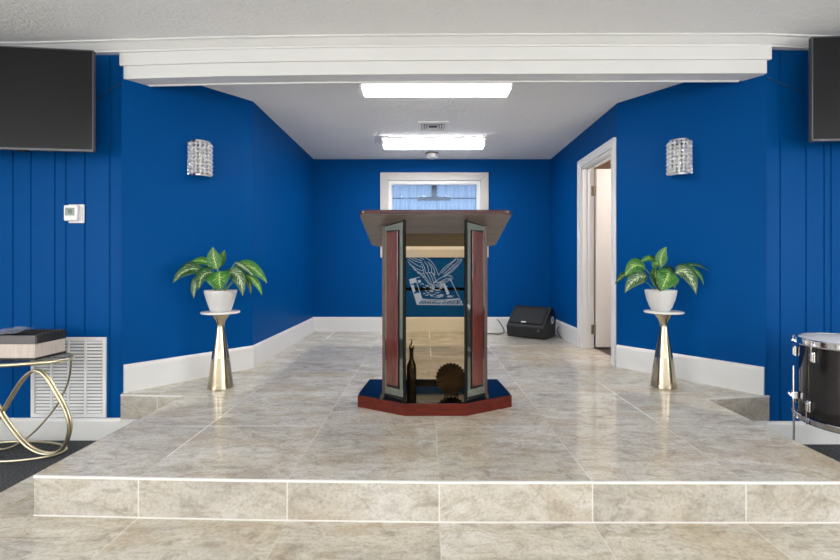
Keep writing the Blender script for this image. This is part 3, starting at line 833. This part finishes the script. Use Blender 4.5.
# engraved eagle over an open book
def eg(c): 
    v = P(400+c[0]/7, 235+c[1]/7, gY-.004); return v
bm = B()
def stroke(pts, w=4.0, smooth=True):
    pts = [Vector((a, b, 0)) for a, b in pts]
    if smooth and len(pts) > 2: pts = spline(pts, 5)
    k = len(pts); Lr = []; Rr = []
    for i, p in enumerate(pts):
        d = (pts[min(i+1,k-1)]-pts[max(i-1,0)]).normalized(); nn = Vector((-d.y, d.x, 0))
        ww = w*.5
        Lr.append(p+nn*ww); Rr.append(p-nn*ww)
    va = [[bm.verts.new(L3(eg((q.x, q.y))) + Vector((0, dz, 0))) for q in row] for dz in (0, .0008) for row in (Lr, Rr)]
    for i in range(k-1):
        bm.faces.new((va[0][i], va[0][i+1], va[1][i+1], va[1][i]))
def fill(pts):
    bm.faces.new([bm.verts.new(L3(eg(q))) for q in pts])
for s_ in [
    [(70,92),(120,132),(200,170),(242,215),(262,262),(272,285)], [(48,150),(100,178),(150,196)], [(40,125),(95,160),(155,182)],
    [(55,185),(100,235),(160,292),(205,345),(236,376)], [(60,112),(120,150),(170,172)], [(52,168),(110,205),(150,225)],
    [(66,203),(120,238),(160,250)], [(92,238),(140,264),(172,274)], [(120,262),(160,285),(185,300)],
    [(150,190),(170,225),(178,262)], [(172,184),(195,222),(200,258)], [(195,186),(218,225),(222,262)], [(216,202),(238,240),(244,280)],
    [(165,270),(190,310),(210,350)], [(185,262),(208,305),(222,350)], [(205,264),(226,300),(236,340)], [(228,268),(244,300),(250,322)],
    [(150,205),(162,240),(168,275)], [(180,270),(200,262),(226,266),(246,282)],
    [(236,378),(232,348),(262,314),(300,293),(338,283),(358,287),(368,302),(356,312),(325,328),(292,362),(265,386),(236,378)],
    [(272,278),(312,226),(360,192),(402,154),(404,176),(432,170),(412,204),(394,226),(368,252),(330,276),(298,292)],
    [(292,268),(335,222),(392,172)], [(304,276),(350,236),(412,182)], [(318,278),(356,250),(400,208)], [(340,226),(352,240)], [(362,206),(376,220)],
    [(250,350),(285,325),(330,302)], [(256,366),(282,344),(320,318)], [(345,290),(352,296)],
    [(236,380),(262,388),(284,372),(300,352)], [(215,372),(240,384),(262,382)],
]: stroke(s_, 3.4)
for s_ in [[(65,312),(120,487),(440,489),(350,305)], [(65,312),(140,294)], [(108,304),(155,448),(290,456),(415,446)], [(350,305),(330,310)], [(155,448),(128,470)], [(290,456),(292,488)], [(120,487),(155,452),(215,462),(288,470),(345,456),(412,452),(440,489)]]:
    stroke(s_, 5, False)
fill([(298,340),(312,336),(346,408),(330,420)]); fill([(66,312),(108,304),(116,330),(76,344)]); fill([(96,412),(140,402),(154,446),(120,484)])
fill([(80,350),(96,348),(108,396),(94,404)]); fill([(124,318),(142,314),(148,330),(130,336)])
for k in range(26):
    u = k/25; x = 130+u*285; stroke([(x, 485), (x+6+8*math.sin(k*2.1), 472), (x+12+6*math.sin(k*1.3), 458 if x < 300 else 460)], 3+2*math.sin(k*1.7)**2)
rr = random.Random(3)
for k in range(70):
    y = rr.uniform(325, 440); xl = 118+(y-310)*.33; xr = 330+(y-310)*.45
    x = rr.uniform(xl+10, xr-30)
    if abs(x-300) < 12: continue
    stroke([(x, y), (x+rr.uniform(6, 16), y+rr.uniform(-7, 7)), (x+rr.uniform(14, 26), y+rr.uniform(-5, 5))], rr.uniform(2.5, 5))
em = obj('etched_emblem', bm, MT['etch'], gl_)
em['label'] = 'frosted white eagle and open book etched on the glass'
# sloping top
def top_ring(off, zoff):
    Yf, Yr = 2.515, 3.10
    hw, hr_, r = .437-off, .433-off, .042
    pts = []
    for cx, cy, a0 in ((hr_-r, Yr-r-off, 0), (-hr_+r, Yr-r-off, 90), (-hw+r, Yf+r+off, 180), (hw-r, Yf+r+off, 270)):
        for k in range(7):
            a = R(a0+15*k); pts.append((cx+r*math.cos(a), cy+r*math.sin(a)))
    return [(x, y-2.80, under(y)-PL+zoff) for x, y in pts]
top = obj('top', loft(B(), [top_ring(.006, 0), top_ring(0, .004), top_ring(0, .022), top_ring(.006, .027)]), MT['veneer'], pod)
obj('top_edge', loft(B(), [top_ring(-.001, .006), top_ring(-.003, .009), top_ring(-.003, .023), top_ring(-.001, .028)]), MT['dark_edge'], pod)
# cleat under the top, inner shelf, rear rail
obj('shelf', box(B(), -.295, .295, 2.72-2.80, 3.0-2.80, CAMZ-.158-PL, CAMZ-.152-PL), simple('matt_black', (.006, .006, .007), 1, 0, 0), pod)
obj('rear_rail', box(B(), -.295, .295, 3.0-2.80, 3.02-2.80, bz+.001, bz+.024), MT['black_gloss'], pod)

# ------------------------------------------------------------------ bottle and scalloped plate in the podium
Yb = 2.645
xb = (411.5-VX)*Yb/F
t = thing('bottle', 'tall black glass bottle with pourer standing inside the podium', 'bottle', (xb, Yb, PL+bz+.0012))
obj('body', lathe(B(), [(.024, 0), (.029, .004), (.030, .01), (.030, .185), (.028, .205), (.018, .228), (.0135, .24), (.0125, .245), (.0125, .297), (.015, .300), (.015, .308), (.0125, .310)], 40), MT['bottle'], t, smooth=35)
obj('collar', lathe(B(), [(.0135, .310), (.0155, .312), (.0155, .327), (.010, .329)], 28), MT['steel'], t, smooth=35)
obj('pourer', tube(B(), spline([(0, 0, .328), (0, 0, .340), (.004, 0, .350), (-.004, 0, .360)], 6), .005, 10, r_end=.0028), MT['black'], t, smooth=60)
Yp = 2.735
xp = (451-VX)*Yp/F
t = thing('decorative_plate', 'round dark bronze scalloped plate standing inside the podium', 'plate', (xp, Yp, PL+bz+.0012))
bm = B(); rad = .095; nsc = 26; seg = nsc*6
tl = R(-10)
def pl(r, a, y):
    p = Vector((r*math.cos(a), y, r*math.sin(a))); p = Matrix.Rotation(tl, 3, 'X') @ p
    return p + Vector((0, .012, rad+.004))
rings = []
for r0, y, sc_ in ((.001, .004, 0), (.03, .003, 0), (.05, .001, 0), (.062, -.004, .004), (.078, -.009, .007), (rad-.003, -.012, .011), (rad-.003, -.009, .011), (.06, .001, .002), (.001, .009, 0)):
    ring = []
    for j in range(seg):
        a = 2*PI*j/seg; ph = abs(math.sin(a*nsc/2))
        ring.append(pl(r0+sc_*(ph-.5), a, y+sc_*.5*(ph-.5)))
    rings.append(ring)
loft(bm, rings)
obj('dish', bm, MT['bronze'], t, smooth=50)
bm = B()
for s in (-1, 1):
    tube(bm, spline([(s*.04, -.030, .022), (s*.04, -.034, .006), (s*.04, -.01, .0035), (s*.04, .05, .0035), (s*.03, .045, .05), (s*.012, .032, .11)], 6), .0028, 8)
tube(bm, [(-.04, .0, .0035), (.04, .0, .0035)], .0028, 8)
obj('plate_stand', bm, MT['black'], t, smooth=60)

# ------------------------------------------------------------------ stage monitor
a0 = Vector((1.005, 5.425)); a1 = Vector((1.385, 5.120))
ang = math.atan2(a1.y-a0.y, a1.x-a0.x); Wd = (a1-a0).length
mon = thing('stage_monitor', 'black wedge stage monitor speaker on the tile floor by back wall', 'speaker', (a0.x, a0.y, PL), ang)
pr = [(.018, .006), (-.012, .140), (.004, .156), (.215, .362), (.245, .370), (.33, .30), (.362, .22), (.33, .012), (.30, .004), (.03, .004)]
def wedge(bm, x0, x1, prof): return loft(bm, [[(x, d, h) for d, h in prof] for x in (x0, x1)])
obj('cabinet', wedge(B(), 0, Wd, pr), MT['cab'], mon, bevel=.010, seg=3)
dv = Vector((0, .211, .206)).normalized(); nv = Vector((0, -dv.z, dv.y))
c0 = Vector((Wd/2, .112, .262))
obj('grille', obox(B(), c0+nv*.004, (Wd/2-.03, 0, 0), dv*.128, nv*.005), MT['grille'], mon, bevel=.006)
bm = B()
fr_ = [(-1, -.98), (1, -.98), (1, 1), (-1, 1)]
for (u0, u1, v0, v1) in ((-1, 1, -1, -.94), (-1, 1, .94, 1), (-1, -.965, -1, 1), (.965, 1, -1, 1)):
    obox(bm, c0+nv*.010+Vector(((u0+u1)/2*(Wd/2-.03), 0, 0))+dv*(.128*(v0+v1)/2), ((u1-u0)/2*(Wd/2-.03), 0, 0), dv*(.128*(v1-v0)/2), nv*.003)
obj('grille_frame', bm, MT['black'], mon)
bm = obox(B(), c0+nv*.0115+Vector((-.03, 0, 0))-dv*.108, (.030, 0, 0), dv*.009, nv*.002)
o = obj('badge', bm, MT['plastic'], mon); o['label'] = 'small white badge'
bm = B()
ring = []
cc = Vector((Wd+.001, .235, .215))
for rr_, xo in ((.016, .0), (.016, .004), (.037, .004), (.037, 0)):
    ring.append([cc+Vector((xo, rr_*math.cos(2*PI*j/28), rr_*math.sin(2*PI*j/28)*1.25)) for j in range(28)])
loft(bm, ring, False)
o = obj('handle_ring', bm, MT['plastic'], mon, smooth=40); o['label'] = 'white ring on the end'
bm = obox(B(), Vector((Wd*.86, -.004, .108)), (.012, 0, 0), (0, .003, 0), (0, 0, .010))
obj('knob', bm, MT['boxgrey'], mon, bevel=.002)
zf = PL+.006
def fl(px, py): 
    Yq = (PL+.006-CAMZ)*F/(VY-py); return Vector(((px-VX)*Yq/F, Yq, zf))
wire('speaker_cable', [P(497, 319, YB-.024), P(501, 324, YB-.03), P(504, 330, YB-.06), fl(503, 333), fl(498, 334), fl(488, 333.5), fl(478, 334.5), fl(470, 336)], .005, MT['cable'], 'thin black cable looping left of the stage monitor', 'cable')
wire('speaker_cable', [P(563, 325, 5.42) - Vector((.03,0,0)), P(560.5, 329, 5.42)- Vector((.04,0,0)), Vector((1.625, 5.36, PL+.05)), Vector((1.635, 5.30, zf)), Vector((1.625, 5.20, zf))], .005, MT['cable'], 'thin black cable running to the wall right of the stage monitor', 'cable')

# ------------------------------------------------------------------ gold side table with a box on it
TX, TY = -2.645, 2.765
ZT = .632
tab = thing('side_table', 'oval gold side table of looping metal bands, half out of frame at left', 'table', (TX, TY, 0))
TO = Vector((TX, TY, 0))
rx, ry = .40, .20
def oval(rx, ry, z, n=72): return [(rx*math.cos(2*PI*k/n), ry*math.sin(2*PI*k/n), z) for k in range(n)]
obj('glass_top', loft(B(), [oval(rx-.012, ry-.012, ZT-.010), oval(rx-.008, ry-.008, ZT-.008), oval(rx-.008, ry-.008, ZT-.002), oval(rx-.012, ry-.012, ZT)]), MT['clear'], tab)
bm = B(); tube(bm, oval(rx, ry, ZT-.012), .0115, 12, True)
obj('top_rim', bm, MT['goldloop'], tab, smooth=60)
lob = [(2,411),(14,431),(29.5,447),(47,453.5),(62,448.5),(69.5,430),(66.5,412),(57,394),(44,374),(33,371),(20,383)]
YA = 2.70
def tp_(px, py, Y): return P(px, py, Y) - TO
right = [tp_(px, py, YA) for px, py in lob]
left = [Vector((-v.x, v.y, v.z)) for v in right]
cx0 = right[0].x
left = [Vector((2*cx0-v.x, v.y, v.z)) for v in right]
seq = right + [left[0]] + left[:0:-1] if False else right[:] 
# figure of eight: out round the right lobe, back through the crossing, round the left lobe
eight = [right[0]+Vector((0,-.009,0))] + right[1:] + [right[0]+Vector((0,.009,0))] + left[:0:-1]
eight = [right[0]+Vector((0,-.009,0))] + right[1:] + [left[0]+Vector((0,.009,0))] + left[1:]
for k, dy in enumerate((-.010, .012)):
    obj('loop_band', tube(B(), spline([v + Vector((0, dy, 0)) for v in eight], 8, True), .0072, 10, True), MT['goldloop'], tab, smooth=60)
hoop = [tp_(71, 360, 2.86), tp_(70, 374, 2.88), tp_(65, 390, 2.89), tp_(52, 412, 2.89), tp_(28, 437, 2.87), tp_(2, 450, 2.86)]
hoop[-1].z = max(hoop[-1].z, .012)
hc = hoop[-1].x
hoopf = hoop + [Vector((2*hc-v.x, v.y, v.z)) for v in hoop[-2::-1]]
obj('back_hoop', tube(B(), spline(hoopf, 8), .0062, 10), MT['goldloop'], tab, smooth=60)
bm = B()
rb = [(-.02+.36*math.cos(2*PI*k/60), .045+.125*math.sin(2*PI*k/60), .009+.012*(1+math.sin(2*PI*k/60))) for k in range(60)]
tube(bm, rb, .0075, 10, True)
obj('base_ring', bm, MT['goldloop'], tab, smooth=60)

BW, BD, BH = .36, .225, .155
bx1, by0 = -2.362, 2.665
boxt = thing('keepsake_box', 'cream and black box with open dark top on the gold side table', 'box', (bx1-BW/2, by0+BD/2, ZT))
hw, hd = BW/2, BD/2
obj('base', box(B(), -hw-.004, hw+.004, -hd-.004, hd+.004, 0, .014), MT['boxdark'], boxt, bevel=.002)
obj('body', box(B(), -hw, hw, -hd, hd, .014, .098), MT['cream'], boxt, bevel=.002)
bm = box(B(), -hw-.003, hw+.003, -hd-.003, -hd+.012, .098, .150)
o = obj('front_rim', bm, MT['boxgrey'], boxt, bevel=.002); o['label'] = 'grey front rim'
bm = box(B(), -hw-.003, hw+.003, hd-.012, hd+.003, .098, .156); box(bm, -hw-.003, -hw+.012, -hd+.012, hd-.012, .098, .15); box(bm, hw-.012, hw+.003, -hd+.012, hd-.012, .098, .15)
for k in range(7):
    y = -hd+.03+k*(2*hd-.06)/6
    box(bm, hw-.012, hw+.003, y-.008, y+.008, .148, .157)
obj('rim', bm, MT['boxdark'], boxt, bevel=.0015)
obj('tray', box(B(), -hw+.012, hw-.012, -hd+.012, hd-.012, .098, .106), MT['boxdark'], boxt)
bm = B()
ppts = [(-hw+.02, -.09, .157), (.03, -.10, .158), (.05, .05, .182), (-hw+.03, .06, .178)]
rows = []
for i in range(9):
    row = []
    for j in range(9):
        u, v = i/8, j/8
        q = [Vector(p) for p in ppts]
        p = q[0].lerp(q[1], u).lerp(q[3].lerp(q[2], u), v)
        p.z += .006*math.sin(u*9+v*4)*math.sin(v*7+1)
        row.append(p)
    rows.append(row)
loft(bm, rows, False, False)
o = obj('clear_film', bm, MT['clearfilm'], boxt, smooth=60); o['label'] = 'crumpled clear film over the top'
md = o.modifiers.new('thick', 'SOLIDIFY'); md.thickness = .0008

# ------------------------------------------------------------------ floor tom drum
DXc, DYc, DRr = 2.392, 2.45, .25
zb0, zt0 = .335, .785
dm = thing('floor_tom', 'black floor tom drum with chrome hoops standing on right carpet', 'drum', (DXc, DYc, 0))
obj('shell', lathe(B(), [(DRr-.012, zb0+.015), (DRr-.008, zb0+.016), (DRr-.008, zt0-.015), (DRr-.012, zt0-.014)], 72), MT['drum'], dm, smooth=35)
def hoop_bm(z0, z1):
    return lathe(B(), [(DRr-.006, z0), (DRr+.006, z0-.001), (DRr+.008, z0+.003), (DRr+.004, z0+.006), (DRr+.004, z1-.006), (DRr+.009, z1-.003), (DRr+.008, z1), (DRr-.004, z1), (DRr-.006, z1-.004)], 72, caps=False)
obj('bottom_hoop', hoop_bm(zb0-.012, zb0+.022), MT['chrome'], dm, smooth=35)
obj('top_hoop', hoop_bm(zt0-.028, zt0+.010), MT['chrome'], dm, smooth=35)
obj('top_head', lathe(B(), [(DRr-.006, zt0-.006), (DRr-.006, zt0), (DRr-.012, zt0+.004), (.1, zt0+.005), (.002, zt0+.005)], 72), MT['skin_drum'], dm, smooth=35)
obj('bottom_head', lathe(B(), [(DRr-.008, zb0), (DRr-.008, zb0+.006), (.002, zb0+.006)], 72), MT['skin_drum'], dm)
def rad_box(bm, a, r, z, hw_, hr_, hz_):
    e = Vector((math.cos(a), math.sin(a), 0)); tt = Vector((-e.y, e.x, 0))
    return obox(bm, e*r+Vector((0,0,z)), tt*hw_, e*hr_, (0,0,hz_))
for k in range(8):
    a = R(185+45*k) 
    for (z, zz, up) in ((zt0-.085, zt0-.02, 1), (zb0+.085, zb0+.015, -1)):
        aa = a if up == 1 else a - R(6)
        bm = B(); rad_box(bm, aa, DRr+.004, z, .009, .012, .024); rad_box(bm, aa, DRr+.001, z, .012, .006, .030)
        o = obj('lug', bm, MT['chrome'], dm, bevel=.004)
        e = Vector((math.cos(aa), math.sin(aa), 0))
        bm = B(); tube(bm, [e*(DRr+.014)+Vector((0,0,z)), e*(DRr+.014)+Vector((0,0,zz+up*.03))], .0032, 8)
        rad_box(bm, aa, DRr+.011, zz, .011, .010, .005)
        tube(bm, [e*(DRr+.014)+Vector((0,0,zz+up*.008)), e*(DRr+.014)+Vector((0,0,zz+up*.022))], .0055, 8)
        obj('tension_rod', bm, MT['chrome'], o)
for a in (R(150), R(270), R(30)):
    e = Vector((math.cos(a), math.sin(a), 0))
    bm = B(); p0 = e*(DRr+.014)
    tube(bm, spline([p0+Vector((0,0,.62)), p0+Vector((0,0,.40)), p0+Vector((0,0,.20)), p0+e*.012+Vector((0,0,.03))], 5), .0055, 10)
    lg = obj('leg', bm, MT['chrome'], dm, smooth=60)
    bm = B(); tube(bm, [p0+e*.012+Vector((0,0,.05)), p0+e*.013+Vector((0,0,.001))], .011, 12)
    obj('rubber_foot', bm, MT['black'], lg, smooth=40)
    bm = B(); rad_box(bm, a, DRr+.008, .45, .018, .014, .022); rad_box(bm, a, DRr+.022, .45, .008, .008, .012)
    br = obj('leg_bracket', bm, MT['chrome'], dm, bevel=.004)
    bm = B(); rad_box(bm, a, DRr+.034, .455, .014, .003, .009)
    tube(bm, [e*(DRr+.02)+Vector((0,0,.455)), e*(DRr+.04)+Vector((0,0,.455))], .005, 8)
    obj('wing_nut', bm, MT['chrome'], br, bevel=.002)

# ------------------------------------------------------------------ light, world, camera
def area(name, loc, rot, sx, sy, power, color=(1,1,1)):
    l = bpy.data.lights.new(name, 'AREA'); l.shape = 'RECTANGLE'; l.size = sx; l.size_y = sy; l.energy = power; l.color = color
    o = bpy.data.objects.new(name, l); COL.objects.link(o); o.location = loc; o.rotation_euler = rot; return o
for y0, y1_ in added_wins:  # added area lamps in the hall window openings, to brighten walls and ceiling
    area('daylight_fill', (HX0-.06, (y0+y1_)/2, 1.55), (0, R(-90), 0), 1.5, y1_-y0, 70, (.97, .985, 1))
    area('daylight_fill', (HX1+.06, (y0+y1_)/2, 1.55), (0, R(90), 0), 1.5, y1_-y0, 70, (.97, .985, 1))
pl_ = bpy.data.lights.new('side_room_fill', 'POINT'); pl_.energy = 34; pl_.color = (1, .93, .86); pl_.shadow_soft_size = .12  # unseen light without a fixture, added to brighten side room and door leaf
o = bpy.data.objects.new('side_room_fill', pl_); COL.objects.link(o); o.location = (2.7, 4.0, 2.2)

wd = bpy.data.worlds.new('World'); S.world = wd; wd.use_nodes = True
bg = wd.node_tree.nodes['Background']; bg.inputs[0].default_value = (.74, .85, 1.0, 1); bg.inputs[1].default_value = 1.15

cd = bpy.data.cameras.new('camera'); cam = bpy.data.objects.new('camera', cd); COL.objects.link(cam)
cam.location = (0, 0, CAMZ); cam.rotation_euler = (R(90), 0, 0)
cd.sensor_width = 36; cd.lens = F/840*36
cd.shift_x = -5/840; cd.shift_y = -15/840
cd.clip_start = .02
S.camera = cam
S.view_settings.view_transform = 'Standard'; S.view_settings.look = 'None'
S.view_settings.gamma = 1; S.view_settings.use_curve_mapping = False
S.view_settings.exposure = 0.38
